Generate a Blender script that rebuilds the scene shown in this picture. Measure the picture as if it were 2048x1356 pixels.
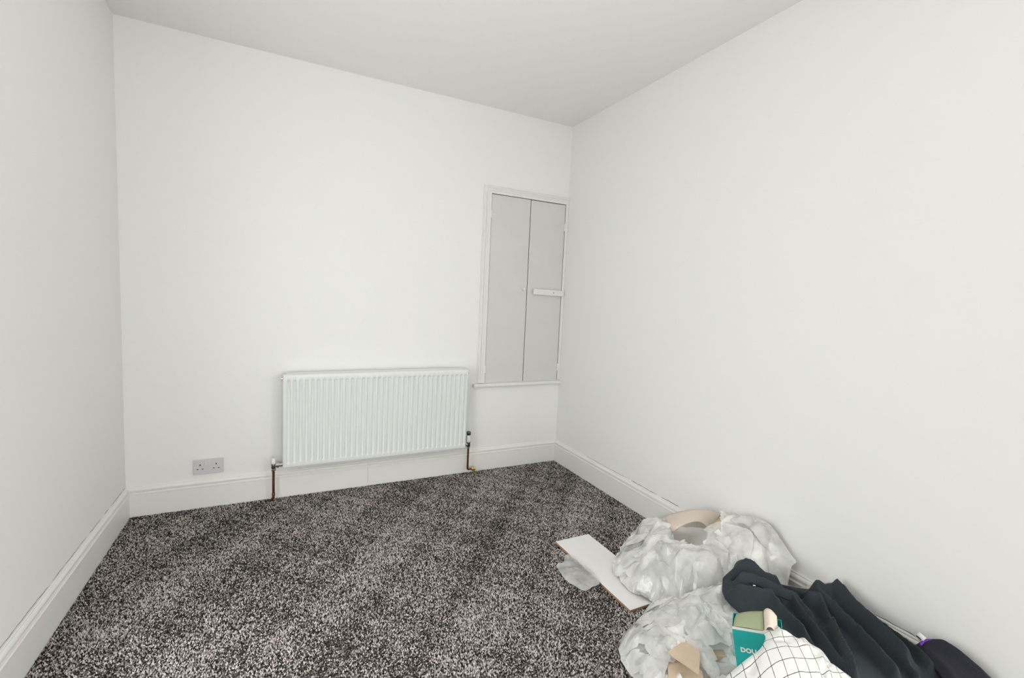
import bpy, bmesh, math, random
import numpy as np
from mathutils import Vector, Matrix, noise
from mathutils.geometry import delaunay_2d_cdt

# ------------------------------------------------------------------ scene, camera, light
for o in list(bpy.data.objects):
    bpy.data.objects.remove(o, do_unlink=True)
scene = bpy.context.scene
COL = scene.collection
random.seed(7)
RNG = np.random.default_rng(11)

W, H, DEEP = 2.867, 2.720, 8.00          # room width, height, depth stretched to even the light (back wall y=0, front wall y=-DEEP)
F = 926.287
CAM = np.array([0.7868, -3.2395, 1.335])
RM = np.array([[0.89461825, -0.44456244, 0.04497127],
               [0.00177203, -0.09711422, -0.99527166],
               [0.44682775, 0.89046789, -0.08609237]])   # world -> camera (x right, y down, z forward)
cd = bpy.data.cameras.new('camera')
cd.sensor_fit = 'HORIZONTAL'; cd.sensor_width = 36.0; cd.lens = F * 36.0 / 2048.0
cd.clip_start = 0.02
cam = bpy.data.objects.new('camera', cd); COL.objects.link(cam)
cam.matrix_world = Matrix(((RM[0][0], -RM[1][0], -RM[2][0], CAM[0]),
                           (RM[0][1], -RM[1][1], -RM[2][1], CAM[1]),
                           (RM[0][2], -RM[1][2], -RM[2][2], CAM[2]),
                           (0, 0, 0, 1)))
scene.camera = cam

world = bpy.data.worlds.new('overcast_sky'); scene.world = world
world.use_nodes = True
bg = world.node_tree.nodes['Background']
bg.inputs['Color'].default_value = (0.982, 1.0, 0.985, 1)
bg.inputs['Strength'].default_value = 7.8
WIN = (0.33, 2.53, 0.06, 2.08)            # unseen glazing behind the camera, sized to flatten the light: x0,x1,z0,z1
WINR = (-4.15, -3.00, 0.20, 2.10)         # unseen window added in the right-hand wall to brighten left and back walls: y0,y1,z0,z1
WINL = (-2.30, -1.48, 0.20, 2.05)         # tall window added out of view in the left-hand wall to brighten the right one: y0,y1,z0,z1
def portal(name, loc, rot, sx, sy):
    l = bpy.data.lights.new(name, 'AREA'); l.shape = 'RECTANGLE'; l.size = sx; l.size_y = sy; l.cycles.is_portal = True
    o = bpy.data.objects.new(name, l); COL.objects.link(o); o.location = loc; o.rotation_euler = rot
portal('unseen_window_portal', ((WIN[0] + WIN[1]) / 2, -DEEP - 0.12, (WIN[2] + WIN[3]) / 2), (math.pi / 2, 0, 0), WIN[1] - WIN[0], WIN[3] - WIN[2])
portal('unseen_window_portal', (W + 0.12, (WINR[0] + WINR[1]) / 2, (WINR[2] + WINR[3]) / 2), (math.pi / 2, 0, math.pi / 2), WINR[1] - WINR[0], WINR[3] - WINR[2])

portal('unseen_window_portal', (-0.12, (WINL[0] + WINL[1]) / 2, (WINL[2] + WINL[3]) / 2), (math.pi / 2, 0, -math.pi / 2), WINL[1] - WINL[0], WINL[3] - WINL[2])

vs = scene.view_settings
vs.view_transform = 'Standard'; vs.look = 'None'; vs.gamma = 1.0; vs.use_curve_mapping = False
vs.exposure = 0.0

# ------------------------------------------------------------------ helpers
def link(name, me, m=None, parent=None, loc=None):
    o = bpy.data.objects.new(name, me); COL.objects.link(o)
    if m is not None: me.materials.append(m)
    if parent is not None:
        o.parent = parent
        o.matrix_parent_inverse = Matrix.Translation(parent.get('_base', (0, 0, 0))).inverted() if '_base' in parent else Matrix.Identity(4)
    return o
def mesh(name, verts, faces, m=None, parent=None, smooth=False):
    me = bpy.data.meshes.new(name)
    me.from_pydata([tuple(map(float, v)) for v in verts], [], [tuple(map(int, f)) for f in faces])
    me.update()
    if smooth: me.shade_smooth()
    return link(name, me, m, parent)
BASES = {}
def thing(name, label, cat, loc, group=None):
    o = bpy.data.objects.new(name, None); COL.objects.link(o)
    o.location = loc; o.empty_display_size = 0.05
    o['label'] = label; o['category'] = cat
    if group: o['group'] = group
    BASES[o.name] = Matrix.Translation(loc).inverted()
    return o
def part(o, parent):
    o.parent = parent
    if parent.name in BASES: o.matrix_parent_inverse = BASES[parent.name].copy()
    return o
def tag(o, label, cat, group=None):
    o['label'] = label; o['category'] = cat
    if group: o['group'] = group
    return o
def struct(o, label=None, cat=None):
    o['kind'] = 'structure'
    if label: o['label'] = label
    if cat: o['category'] = cat
    return o
def bm_obj(name, bm, m, smooth=False):
    bmesh.ops.recalc_face_normals(bm, faces=bm.faces)
    me = bpy.data.meshes.new(name); bm.to_mesh(me); bm.free()
    if smooth: me.shade_smooth()
    return link(name, me, m)
def add_box(bm, x0, x1, y0, y1, z0, z1):
    r = bmesh.ops.create_cube(bm, size=1.0)
    for v in r['verts']:
        v.co = Vector(((x0 + x1) / 2 + v.co.x * (x1 - x0), (y0 + y1) / 2 + v.co.y * (y1 - y0), (z0 + z1) / 2 + v.co.z * (z1 - z0)))
    return r['verts']
def box(name, x0, x1, y0, y1, z0, z1, m, bev=0.0, seg=2):
    bm = bmesh.new(); add_box(bm, x0, x1, y0, y1, z0, z1)
    if bev: bmesh.ops.bevel(bm, geom=bm.edges[:], offset=bev, segments=seg, profile=0.5, affect='EDGES')
    return bm_obj(name, bm, m, smooth=False)
def lathe(name, prof, origin, axis, m, seg=20):
    """prof: list of (radius, distance along axis)."""
    a = Vector(axis).normalized()
    u = a.orthogonal().normalized(); w = a.cross(u)
    vs_, fs = [], []
    for r, d in prof:
        for k in range(seg):
            t = 2 * math.pi * k / seg
            vs_.append(Vector(origin) + a * d + (u * math.cos(t) + w * math.sin(t)) * r)
    for i in range(len(prof) - 1):
        for k in range(seg):
            k2 = (k + 1) % seg
            fs.append((i * seg + k, i * seg + k2, (i + 1) * seg + k2, (i + 1) * seg + k))
    fs.append(tuple(range(seg - 1, -1, -1))); n = (len(prof) - 1) * seg
    fs.append(tuple(range(n, n + seg)))
    o = mesh(name, vs_, fs, m)
    me = o.data
    for p in me.polygons: p.use_smooth = len(p.vertices) == 4
    me.set_sharp_from_angle(angle=math.radians(40))
    return o
def tube(name, pts, r, m, seg=14):
    pts = [Vector(p) for p in pts]
    # round the corners
    P = [pts[0]]
    for i in range(1, len(pts) - 1):
        a, b, c = pts[i - 1], pts[i], pts[i + 1]
        d1 = (a - b); d2 = (c - b); k = min(d1.length, d2.length, 0.032) * 0.45
        p0 = b + d1.normalized() * k; p2 = b + d2.normalized() * k
        for s in range(6):
            t = s / 5; P.append(p0 * (1 - t) ** 2 + b * 2 * t * (1 - t) + p2 * t * t)
    P.append(pts[-1])
    vs_, fs = [], []
    ref = None
    for i, p in enumerate(P):
        tdir = (P[min(i + 1, len(P) - 1)] - P[max(i - 1, 0)]).normalized()
        if ref is None: ref = tdir.orthogonal().normalized()
        ref = (ref - tdir * ref.dot(tdir)).normalized(); w = tdir.cross(ref)
        for k in range(seg):
            t = 2 * math.pi * k / seg
            vs_.append(p + (ref * math.cos(t) + w * math.sin(t)) * r)
    for i in range(len(P) - 1):
        for k in range(seg):
            k2 = (k + 1) % seg
            fs.append((i * seg + k, i * seg + k2, (i + 1) * seg + k2, (i + 1) * seg + k))
    fs.append(tuple(range(seg - 1, -1, -1))); n = (len(P) - 1) * seg; fs.append(tuple(range(n, n + seg)))
    o = mesh(name, vs_, fs, m, smooth=True); o.data.set_sharp_from_angle(angle=math.radians(50))
    return o

# ------------------------------------------------------------------ materials
def mat(name, color, rough=0.6, metal=0.0, spec=0.5, bump=None, var=None):
    m = bpy.data.materials.new(name); m.use_nodes = True
    nt = m.node_tree; b = nt.nodes['Principled BSDF']
    b.inputs['Base Color'].default_value = (*color, 1)
    b.inputs['Roughness'].default_value = rough; b.inputs['Metallic'].default_value = metal
    b.inputs['Specular IOR Level'].default_value = spec
    tc = nt.nodes.new('ShaderNodeTexCoord')
    if var:                                     # (scale, second colour)
        n = nt.nodes.new('ShaderNodeTexNoise'); n.inputs['Scale'].default_value = var[0]; n.inputs['Detail'].default_value = 4
        nt.links.new(tc.outputs['Object'], n.inputs['Vector'])
        r = nt.nodes.new('ShaderNodeMapRange'); r.inputs['From Min'].default_value = 0.35; r.inputs['From Max'].default_value = 0.68
        nt.links.new(n.outputs['Fac'], r.inputs['Value'])
        x = nt.nodes.new('ShaderNodeMix'); x.data_type = 'RGBA'
        x.inputs['A'].default_value = (*color, 1); x.inputs['B'].default_value = (*var[1], 1)
        nt.links.new(r.outputs['Result'], x.inputs['Factor']); nt.links.new(x.outputs['Result'], b.inputs['Base Color'])
    if bump:                                    # (scale, strength, distance)
        n = nt.nodes.new('ShaderNodeTexNoise'); n.inputs['Scale'].default_value = bump[0]; n.inputs['Detail'].default_value = 3
        nt.links.new(tc.outputs['Object'], n.inputs['Vector'])
        u = nt.nodes.new('ShaderNodeBump'); u.inputs['Strength'].default_value = bump[1]; u.inputs['Distance'].default_value = bump[2]
        nt.links.new(n.outputs['Fac'], u.inputs['Height']); nt.links.new(u.outputs['Normal'], b.inputs['Normal'])
    return m
M_wall = mat('matt_white_wall_paint', (0.89, 0.885, 0.87), 0.9, spec=0.2, bump=(9, 0.12, 0.02), var=(1.3, (0.885, 0.878, 0.862)))
M_ceil = mat('matt_ceiling_paint', (0.93, 0.92, 0.90), 0.95, spec=0.15, bump=(14, 0.1, 0.02))
M_skirt = mat('cream_gloss_wood_paint', (0.88, 0.875, 0.84), 0.35, bump=(22, 0.06, 0.01), var=(3.0, (0.865, 0.85, 0.82)))
M_trim = mat('white_satin_wood_paint', (0.82, 0.815, 0.80), 0.4, bump=(30, 0.08, 0.01))
M_door = mat('greyish_white_door_paint', (0.70, 0.69, 0.675), 0.45, bump=(40, 0.12, 0.006), var=(5.0, (0.685, 0.67, 0.66)))
M_rad = mat('white_radiator_enamel', (0.80, 0.815, 0.80), 0.3)
M_radback = mat('white_radiator_convector', (0.62, 0.63, 0.62), 0.45)
M_plast = mat('white_socket_plastic', (0.68, 0.665, 0.67), 0.35)
M_plast2 = mat('white_switch_plastic', (0.76, 0.75, 0.75), 0.35)
M_valve = mat('white_valve_plastic', (0.80, 0.80, 0.84), 0.3)
M_hole = mat('dark_hole', (0.015, 0.014, 0.013), 0.8)
M_chrome = mat('chrome', (0.72, 0.71, 0.68), 0.12, 1.0)
M_dark_metal = mat('dark_nickel', (0.16, 0.16, 0.15), 0.3, 1.0)
M_copper = mat('tarnished_copper', (0.30, 0.13, 0.075), 0.35, 0.9, var=(30, (0.2, 0.08, 0.05)))
M_brass = mat('brass', (0.78, 0.58, 0.30), 0.28, 1.0)
M_crack = mat('plaster_crack', (0.10, 0.09, 0.08), 0.9)
M_brd = mat('white_laminate_board', (0.86, 0.845, 0.83), 0.35)
M_brdedge = mat('brown_board_edge', (0.42, 0.25, 0.15), 0.8)
M_card = mat('tan_cardboard', (0.68, 0.55, 0.42), 0.85, spec=0.2, var=(18, (0.62, 0.49, 0.36)), bump=(120, 0.1, 0.003))
M_card2 = mat('pale_pinkish_card', (0.78, 0.68, 0.59), 0.8, spec=0.2, var=(10, (0.74, 0.62, 0.53)))
M_card3 = mat('card_with_hollow_shade', (0.62, 0.59, 0.50), 0.8, spec=0.2)  # shade inside the hollow sleeve is put into this darker card colour
M_teal = mat('teal_printed_card', (0.012, 0.42, 0.39), 0.4, var=(4, (0.014, 0.44, 0.41)))
M_whitecard = mat('white_card', (0.86, 0.84, 0.80), 0.6)
M_olive = mat('olive_green_card', (0.36, 0.40, 0.24), 0.6)
M_ink = mat('white_print', (0.9, 0.9, 0.88), 0.5)
M_purple = mat('purple_binding', (0.16, 0.03, 0.42), 0.7)
M_label = mat('white_care_label', (0.85, 0.85, 0.85), 0.7)
M_black = mat('black_print', (0.02, 0.02, 0.02), 0.7)

def fabric(name, c1, c2, fine=900):
    m = mat(name, c1, 0.85, spec=0.15, var=(700, c2), bump=(fine, 0.25, 0.001))
    b = m.node_tree.nodes['Principled BSDF']
    b.inputs['Sheen Weight'].default_value = 0.08; b.inputs['Sheen Roughness'].default_value = 0.5
    return m
M_navy = fabric('dark_navy_cloth', (0.026, 0.033, 0.039), (0.050, 0.061, 0.068))
M_black_cloth = fabric('blackish_purple_cloth', (0.016, 0.016, 0.024), (0.040, 0.039, 0.054))

def film_mat(name, clear, tint=(0.985, 0.98, 0.96)):
    m = bpy.data.materials.new(name); m.use_nodes = True
    nt = m.node_tree; nt.nodes.clear()
    out = nt.nodes.new('ShaderNodeOutputMaterial')
    tr = nt.nodes.new('ShaderNodeBsdfTransparent'); tr.inputs['Color'].default_value = (1.0, 1.0, 1.0, 1)
    df = nt.nodes.new('ShaderNodeBsdfDiffuse'); df.inputs['Color'].default_value = (*tint, 1)
    tl = nt.nodes.new('ShaderNodeBsdfTranslucent'); tl.inputs['Color'].default_value = (*tint, 1)
    gl = nt.nodes.new('ShaderNodeBsdfGlossy'); gl.inputs['Roughness'].default_value = 0.10
    m1 = nt.nodes.new('ShaderNodeMixShader'); m1.inputs[0].default_value = 0.12
    nt.links.new(df.outputs[0], m1.inputs[1]); nt.links.new(tl.outputs[0], m1.inputs[2])
    m2 = nt.nodes.new('ShaderNodeMixShader')      # milkiness, uneven over the film
    tc = nt.nodes.new('ShaderNodeTexCoord'); nz = nt.nodes.new('ShaderNodeTexNoise')
    nz.inputs['Scale'].default_value = 13; nz.inputs['Detail'].default_value = 3; nz.inputs['Distortion'].default_value = 0.3
    nt.links.new(tc.outputs['Object'], nz.inputs['Vector'])
    mr = nt.nodes.new('ShaderNodeMapRange'); mr.inputs['From Min'].default_value = 0.3; mr.inputs['From Max'].default_value = 0.7
    mr.inputs['To Min'].default_value = (1 - clear) * 0.7; mr.inputs['To Max'].default_value = min(0.95, (1 - clear) * 1.3)
    nt.links.new(nz.outputs['Fac'], mr.inputs['Value']); nt.links.new(mr.outputs['Result'], m2.inputs[0])
    nt.links.new(tr.outputs[0], m2.inputs[1]); nt.links.new(m1.outputs[0], m2.inputs[2])
    m3 = nt.nodes.new('ShaderNodeMixShader'); fr = nt.nodes.new('ShaderNodeFresnel'); fr.inputs['IOR'].default_value = 1.5
    bp = nt.nodes.new('ShaderNodeBump'); bp.inputs['Strength'].default_value = 0.22; bp.inputs['Distance'].default_value = 0.004
    n2 = nt.nodes.new('ShaderNodeTexNoise'); n2.noise_type = 'RIDGED_MULTIFRACTAL'; n2.inputs['Scale'].default_value = 17; n2.inputs['Detail'].default_value = 2; n2.inputs['Distortion'].default_value = 0.5
    nt.links.new(tc.outputs['Object'], n2.inputs['Vector']); nt.links.new(n2.outputs['Fac'], bp.inputs['Height'])
    for s in (gl, df, fr): nt.links.new(bp.outputs['Normal'], s.inputs['Normal'])
    nt.links.new(fr.outputs[0], m3.inputs[0]); nt.links.new(m2.outputs[0], m3.inputs[1]); nt.links.new(gl.outputs[0], m3.inputs[2])
    nt.links.new(m3.outputs[0], out.inputs['Surface'])
    return m
M_film = film_mat('milky_plastic_film', 0.24)
M_film_in = mat('white_foam_packing_sheet', (0.93, 0.92, 0.89), 0.7, spec=0.3, var=(7, (0.90, 0.87, 0.82)))
M_film_clear = film_mat('clear_plastic_film', 0.50)

def check_mat():
    m = mat('white_cotton_with_thin_check', (0.84, 0.83, 0.80), 0.9, spec=0.1)
    nt = m.node_tree; b = nt.nodes['Principled BSDF']
    at = nt.nodes.new('ShaderNodeAttribute'); at.attribute_name = 'weave'
    sp = nt.nodes.new('ShaderNodeSeparateXYZ'); nt.links.new(at.outputs['Vector'], sp.inputs[0])
    outs = []
    for ax in ('X', 'Y'):
        fr = nt.nodes.new('ShaderNodeMath'); fr.operation = 'FRACT'; nt.links.new(sp.outputs[ax], fr.inputs[0])
        lt = nt.nodes.new('ShaderNodeMath'); lt.operation = 'LESS_THAN'; lt.inputs[1].default_value = 0.045
        nt.links.new(fr.outputs[0], lt.inputs[0]); outs.append(lt)
    mx = nt.nodes.new('ShaderNodeMath'); mx.operation = 'MAXIMUM'
    nt.links.new(outs[0].outputs[0], mx.inputs[0]); nt.links.new(outs[1].outputs[0], mx.inputs[1])
    x = nt.nodes.new('ShaderNodeMix'); x.data_type = 'RGBA'
    x.inputs['A'].default_value = (0.72, 0.715, 0.69, 1); x.inputs['B'].default_value = (0.06, 0.06, 0.06, 1)
    nt.links.new(mx.outputs[0], x.inputs['Factor']); nt.links.new(x.outputs['Result'], b.inputs['Base Color'])
    return m
M_check = check_mat()

# ------------------------------------------------------------------ room shell
bm = bmesh.new()
for b in ((-0.12, 0, -DEEP - 0.12, WINL[0], -0.02, H), (-0.12, 0, WINL[1], 0.12, -0.02, H), (-0.12, 0, WINL[0], WINL[1], -0.02, WINL[2]), (-0.12, 0, WINL[0], WINL[1], WINL[3], H)):
    add_box(bm, *b)
struct(bm_obj('wall_left', bm, M_wall), 'white painted wall to the side of the socket wall', 'wall')
bm = bmesh.new()
for b in ((W, W + 0.12, -DEEP - 0.12, WINR[0], -0.02, H), (W, W + 0.12, WINR[1], 0.12, -0.02, H), (W, W + 0.12, WINR[0], WINR[1], -0.02, WINR[2]), (W, W + 0.12, WINR[0], WINR[1], WINR[3], H)):
    add_box(bm, *b)
struct(bm_obj('wall_right', bm, M_wall), 'long white painted wall behind the heap of bags', 'wall')
struct(box('ceiling', -0.12, W + 0.12, -DEEP - 0.12, 0.12, H, H + 0.1, M_ceil), 'plain off-white ceiling', 'ceiling')
# back wall with a cupboard opening
CX0, CX1, CZ0, CZ1 = 2.187, 2.846, 0.684, 2.110
bm = bmesh.new()
for b in ((0, CX0, 0, 0.12, -0.02, H), (CX1, W, 0, 0.12, -0.02, H), (CX0, CX1, 0, 0.12, -0.02, CZ0), (CX0, CX1, 0, 0.12, CZ1, H), (CX0, CX1, 0.10, 0.12, CZ0, CZ1)):
    add_box(bm, *b)
bmesh.ops.remove_doubles(bm, verts=bm.verts, dist=1e-5)
struct(bm_obj('wall_back', bm, M_wall), 'white painted wall carrying the radiator and cupboard', 'wall')
# wall behind the camera with the unseen glazing
bm = bmesh.new()
for b in ((0, WIN[0], -DEEP - 0.12, -DEEP, -0.02, H), (WIN[1], W, -DEEP - 0.12, -DEEP, -0.02, H),
          (WIN[0], WIN[1], -DEEP - 0.12, -DEEP, -0.02, WIN[2]), (WIN[0], WIN[1], -DEEP - 0.12, -DEEP, WIN[3], H)):
    add_box(bm, *b)
struct(bm_obj('wall_front', bm, M_wall), 'white painted wall holding the unseen glazing', 'wall')
# unseen windows, placed and sized for the light: frame, mullion and two panes each
M_pane = bpy.data.materials.new('window_glass'); M_pane.use_nodes = True
nt = M_pane.node_tree; nt.nodes.clear()
o_ = nt.nodes.new('ShaderNodeOutputMaterial'); a_ = nt.nodes.new('ShaderNodeBsdfTransparent'); g_ = nt.nodes.new('ShaderNodeBsdfGlossy')
g_.inputs['Roughness'].default_value = 0.02; x_ = nt.nodes.new('ShaderNodeMixShader'); x_.inputs[0].default_value = 0.05
nt.links.new(a_.outputs[0], x_.inputs[1]); nt.links.new(g_.outputs[0], x_.inputs[2]); nt.links.new(x_.outputs[0], o_.inputs[0])
def window(name, label, a0, a1, z0, z1, side):
    wn = thing(name, label, 'window', (a0, -DEEP - 0.06, z0) if side == 'front' else (W + 0.06 if side == 'right' else -0.06, a0, z0)); struct(wn)
    t = 0.05
    def bx(nm, p, q, za, zb, d0, d1, m, bev=0.0):          # p..q along the wall, d0..d1 depth outward from the inner face
        if side == 'front': o = box(nm, p, q, -DEEP - d1, -DEEP - d0, za, zb, m, bev)
        elif side == 'right': o = box(nm, W + d0, W + d1, p, q, za, zb, m, bev)
        else: o = box(nm, -d1, -d0, p, q, za, zb, m, bev)
        part(o, wn)
    bx('window_frame', a0, a1, z0, z0 + t, 0.03, 0.085, M_trim, 0.004); bx('window_frame', a0, a1, z1 - t, z1, 0.03, 0.085, M_trim, 0.004)
    bx('window_frame', a0, a0 + t, z0 + t, z1 - t, 0.03, 0.085, M_trim, 0.004); bx('window_frame', a1 - t, a1, z0 + t, z1 - t, 0.03, 0.085, M_trim, 0.004)
    am = (a0 + a1) / 2
    bx('mullion', am - 0.03, am + 0.03, z0 + t, z1 - t, 0.03, 0.085, M_trim, 0.004)
    bx('pane', a0 + t, am - 0.03, z0 + t, z1 - t, 0.055, 0.061, M_pane); bx('pane', am + 0.03, a1 - t, z0 + t, z1 - t, 0.055, 0.061, M_pane)
window('unseen_window_1', 'unseen white framed glazing in the wall facing the radiator, sized for the light', *WIN, 'front')
window('unseen_window_2', 'unseen white framed window added in the long side wall for light', *WINR, 'right')
window('unseen_window_3', 'tall white framed window added unseen beside the socket corner for light', *WINL, 'left')

# skirting boards: one moulded profile (depth from wall, height), mitred in the corners
PROF = [(0.0, 0.170), (0.005, 0.170), (0.0075, 0.1675), (0.0078, 0.162), (0.0095, 0.1605), (0.0135, 0.1585), (0.0162, 0.154), (0.0168, 0.149), (0.0155, 0.1435), (0.0128, 0.1395),
        (0.0105, 0.1370), (0.0105, 0.1345), (0.0185, 0.1325), (0.0205, 0.1300), (0.0205, 0.1270), (0.0190, 0.1245), (0.0190, -0.015), (0.0, -0.015)]
def skirting(name, ends):
    """ends: function(depth) -> two xyz-less points (x,y) of the run at that depth."""
    vs_, fs = [], []
    for d, z in PROF:
        (xa, ya), (xb, yb) = ends(d)
        vs_ += [(xa, ya, z), (xb, yb, z)]
    n = len(PROF)
    for i in range(n):
        j = (i + 1) % n
        fs.append((2 * i, 2 * i + 1, 2 * j + 1, 2 * j))
    fs.append(tuple(2 * i for i in range(n))); fs.append(tuple(2 * i + 1 for i in range(n - 1, -1, -1)))
    o = mesh(name, vs_, fs, M_skirt)
    bm = bmesh.new(); bm.from_mesh(o.data); bmesh.ops.recalc_face_normals(bm, faces=bm.faces); bm.to_mesh(o.data); bm.free()
    o.data.shade_smooth(); o.data.set_sharp_from_angle(angle=math.radians(28))
    return o
XJ = 1.330                                     # joint in the back board, under the radiator
sb = thing('baseboard_back', 'cream white skirting board under the radiator', 'skirting board', (W / 2, 0, 0)); struct(sb)
part(skirting('board', lambda d: ((d, -d), (XJ - 0.0006, -d))), sb)
part(skirting('board', lambda d: ((XJ + 0.0006, -d), (W - d, -d))), sb)
struct(skirting('baseboard_left', lambda d: ((d, -DEEP + d), (d, -d - 0.0004))), 'cream white skirting board with cracked paint line above', 'skirting board')
struct(skirting('baseboard_right', lambda d: ((W - d, -DEEP + d), (W - d, -d - 0.0004))), 'cream white skirting board running behind the heap of bags', 'skirting board')

# broken crack lines where the plaster has come away above the skirting
def crack(x, runs, side, seed, w=0.0022):
    rnd = random.Random(seed); vs_, fs = [], []
    for (ya, yb) in runs:
        n = max(3, int(abs(yb - ya) / 0.02)); st = len(vs_)
        for i in range(n + 1):
            y = ya + (yb - ya) * i / n; z = 0.1715 + rnd.uniform(-0.001, 0.003); ww = w * rnd.uniform(0.25, 1.3) * (0.2 if i in (0, n) else 1)
            vs_ += [(x + side * 0.0006, y, z - 0.001), (x + side * 0.0006, y, z + ww)]
        for i in range(n): fs.append((st + 2 * i, st + 2 * i + 2, st + 2 * i + 3, st + 2 * i + 1))
    return mesh('crack', vs_, fs, M_crack)
wl = bpy.data.objects['wall_left']; wr = bpy.data.objects['wall_right']
part(crack(0.0, [(-0.02, -0.05), (-0.07, -0.26), (-0.30, -0.36), (-0.42, -0.56), (-0.60, -0.95), (-0.99, -1.4)], 1, 3, 0.0013), wl)
part(crack(W, [(-0.95, -1.18), (-1.22, -1.36), (-2.28, -2.34), (-2.36, -2.5)], -1, 5, 0.0018), wr)
part(crack(W, [(-0.45, -0.9)], -1, 8, 0.0007), wr)

# ------------------------------------------------------------------ carpet
def carpet_colour_nodes():
    m = bpy.data.materials.new('flecked_carpet_pile'); m.use_nodes = True
    nt = m.node_tree; b = nt.nodes['Principled BSDF']
    b.inputs['Roughness'].default_value = 0.9; b.inputs['Specular IOR Level'].default_value = 0.15
    at = nt.nodes.new('ShaderNodeAttribute'); at.attribute_name = 'yarn'
    nt.links.new(at.outputs['Color'], b.inputs['Base Color'])
    return m
M_pile = carpet_colour_nodes()
M_back = mat('carpet_backing', (0.06, 0.052, 0.05), 0.95, spec=0.1, var=(160, (0.30, 0.275, 0.265)))
floor = struct(box('floor', -0.12, W + 0.12, -DEEP - 0.12, 0.12, -0.06, -0.0065, M_back), 'dark grey brown flecked carpet', 'carpet')
def pile():
    sp = 0.0053
    nx, ny = int((W - 0.036) / sp), int(3.9 / sp)
    gx, gy = np.meshgrid(np.arange(nx), np.arange(ny)); n = gx.size
    x = 0.019 + (gx.ravel() + RNG.uniform(0.05, 0.95, n)) * sp
    y = -0.019 - (gy.ravel() + RNG.uniform(0.05, 0.95, n)) * sp
    # slow drift of how the pile lies (walked-on patches); its shading also goes into the yarn colour
    def drift(x, y):
        v = 0
        for k, (a, b_, c, w) in enumerate(((5.1, 2.7, .4, .6), (-6.2, 8.3, 1.9, .8), (14.3, -11.2, 2.7, .8), (21.5, 17.7, .9, .7), (-29.1, 24.3, 4.1, .6), (37, 45, 1.1, .45))):
            v = v + w * np.sin(a * x + b_ * y + c + 0.9 * np.sin(2.1 * y - 1.3 * x + k))
        return v / 2.2
    dr = drift(x, y)
    ang = RNG.uniform(0, 2 * math.pi, n)
    lean = RNG.uniform(0.0, 0.0042, n)
    dx = np.cos(ang) * lean; dy = np.sin(ang) * lean - 0.0022 * dr
    hgt = RNG.uniform(0.0045, 0.0085, n)
    rad = RNG.uniform(0.0027, 0.0045, n); th = RNG.uniform(0, 2 * math.pi, n)
    V = np.empty((n, 4, 3), np.float32)
    for k in range(3):
        V[:, k, 0] = x + rad * np.cos(th + k * 2.0944); V[:, k, 1] = y + rad * np.sin(th + k * 2.0944); V[:, k, 2] = -0.0070
    V[:, 3, 0] = x + dx; V[:, 3, 1] = y + dy; V[:, 3, 2] = -0.0070 + hgt
    V[:, :, 0] = np.clip(V[:, :, 0], 0.0195, W - 0.0195); V[:, :, 1] = np.clip(V[:, :, 1], -DEEP + 0.0195, -0.0195)
    idx = (np.arange(n) * 4)[:, None]
    Fc = np.concatenate([idx + np.array([[0, 1, 3]]), idx + np.array([[1, 2, 3]]), idx + np.array([[2, 0, 3]])], 1).reshape(-1).astype(np.int32)
    me = bpy.data.meshes.new('carpet_pile')
    me.vertices.add(n * 4); me.vertices.foreach_set('co', V.reshape(-1))
    me.loops.add(n * 9); me.loops.foreach_set('vertex_index', Fc)
    me.polygons.add(n * 3); me.polygons.foreach_set('loop_start', np.arange(n * 3, dtype=np.int32) * 3)
    me.update(calc_edges=True)
    yarns = np.array([(0.021, 0.017, 0.015), (0.155, 0.13, 0.118), (0.47, 0.42, 0.395), (0.82, 0.755, 0.73)])
    u = RNG.uniform(0, 1, n) - 0.13 * dr  # drift also shifts the yarn mix, painting in the leaning pile's shading
    kind = np.digitize(u, [0.36, 0.54, 0.76])
    c = yarns[kind] * RNG.uniform(0.75, 1.25, (n, 1))
    ca = np.ones((n, 4, 4), np.float32); ca[:, :, :3] = c[:, None, :]; ca[:, :3, :3] *= 0.9
    at = me.color_attributes.new('yarn', 'FLOAT_COLOR', 'POINT'); at.data.foreach_set('color', ca.reshape(-1))
    me.materials.append(M_pile)
    o = bpy.data.objects.new('carpet_pile', me); COL.objects.link(o)
    o['kind'] = 'stuff'; o['label'] = 'short twisted dark and light flecked carpet pile'
    part(o, floor)
pile()

# ------------------------------------------------------------------ cupboard in the back wall
cup = thing('wall_cupboard', 'white built-in cupboard with two tall plain doors beside the corner', 'cupboard', ((CX0 + CX1) / 2, 0, CZ0))
# architrave: mitred moulding up the side and over the top
AP = [(0.0, 0.0), (0.0, -0.012), (0.020, -0.012), (0.024, -0.015), (0.036, -0.015), (0.040, -0.019), (0.046, -0.022), (0.052, -0.022), (0.056, -0.018), (0.058, -0.010), (0.062, -0.010), (0.062, 0.0)]
def legs():
    n = len(AP)
    for kind in ('side', 'top'):
        vs_, fs = [], []
        for o, d in AP:
            c = (CX0 - o, d, CZ1 + o * 0.88)
            vs_ += [(CX0 - o, d, CZ0), c] if kind == 'side' else [c, (W - 0.0005, d, CZ1 + o * 0.88)]
        for i in range(n):
            j = (i + 1) % n; fs.append((2 * i, 2 * i + 1, 2 * j + 1, 2 * j))
        fs.append(tuple(2 * i for i in range(n))); fs.append(tuple(2 * i + 1 for i in range(n - 1, -1, -1)))
        o_ = mesh('architrave', vs_, fs, M_trim)
        bm = bmesh.new(); bm.from_mesh(o_.data); bmesh.ops.recalc_face_normals(bm, faces=bm.faces); bm.to_mesh(o_.data); bm.free()
        part(o_, cup)
legs()
part(box('architrave', CX1 - 0.003, W - 0.0008, -0.012, 0.0, CZ0, CZ1, M_trim, 0.002), cup)
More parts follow.
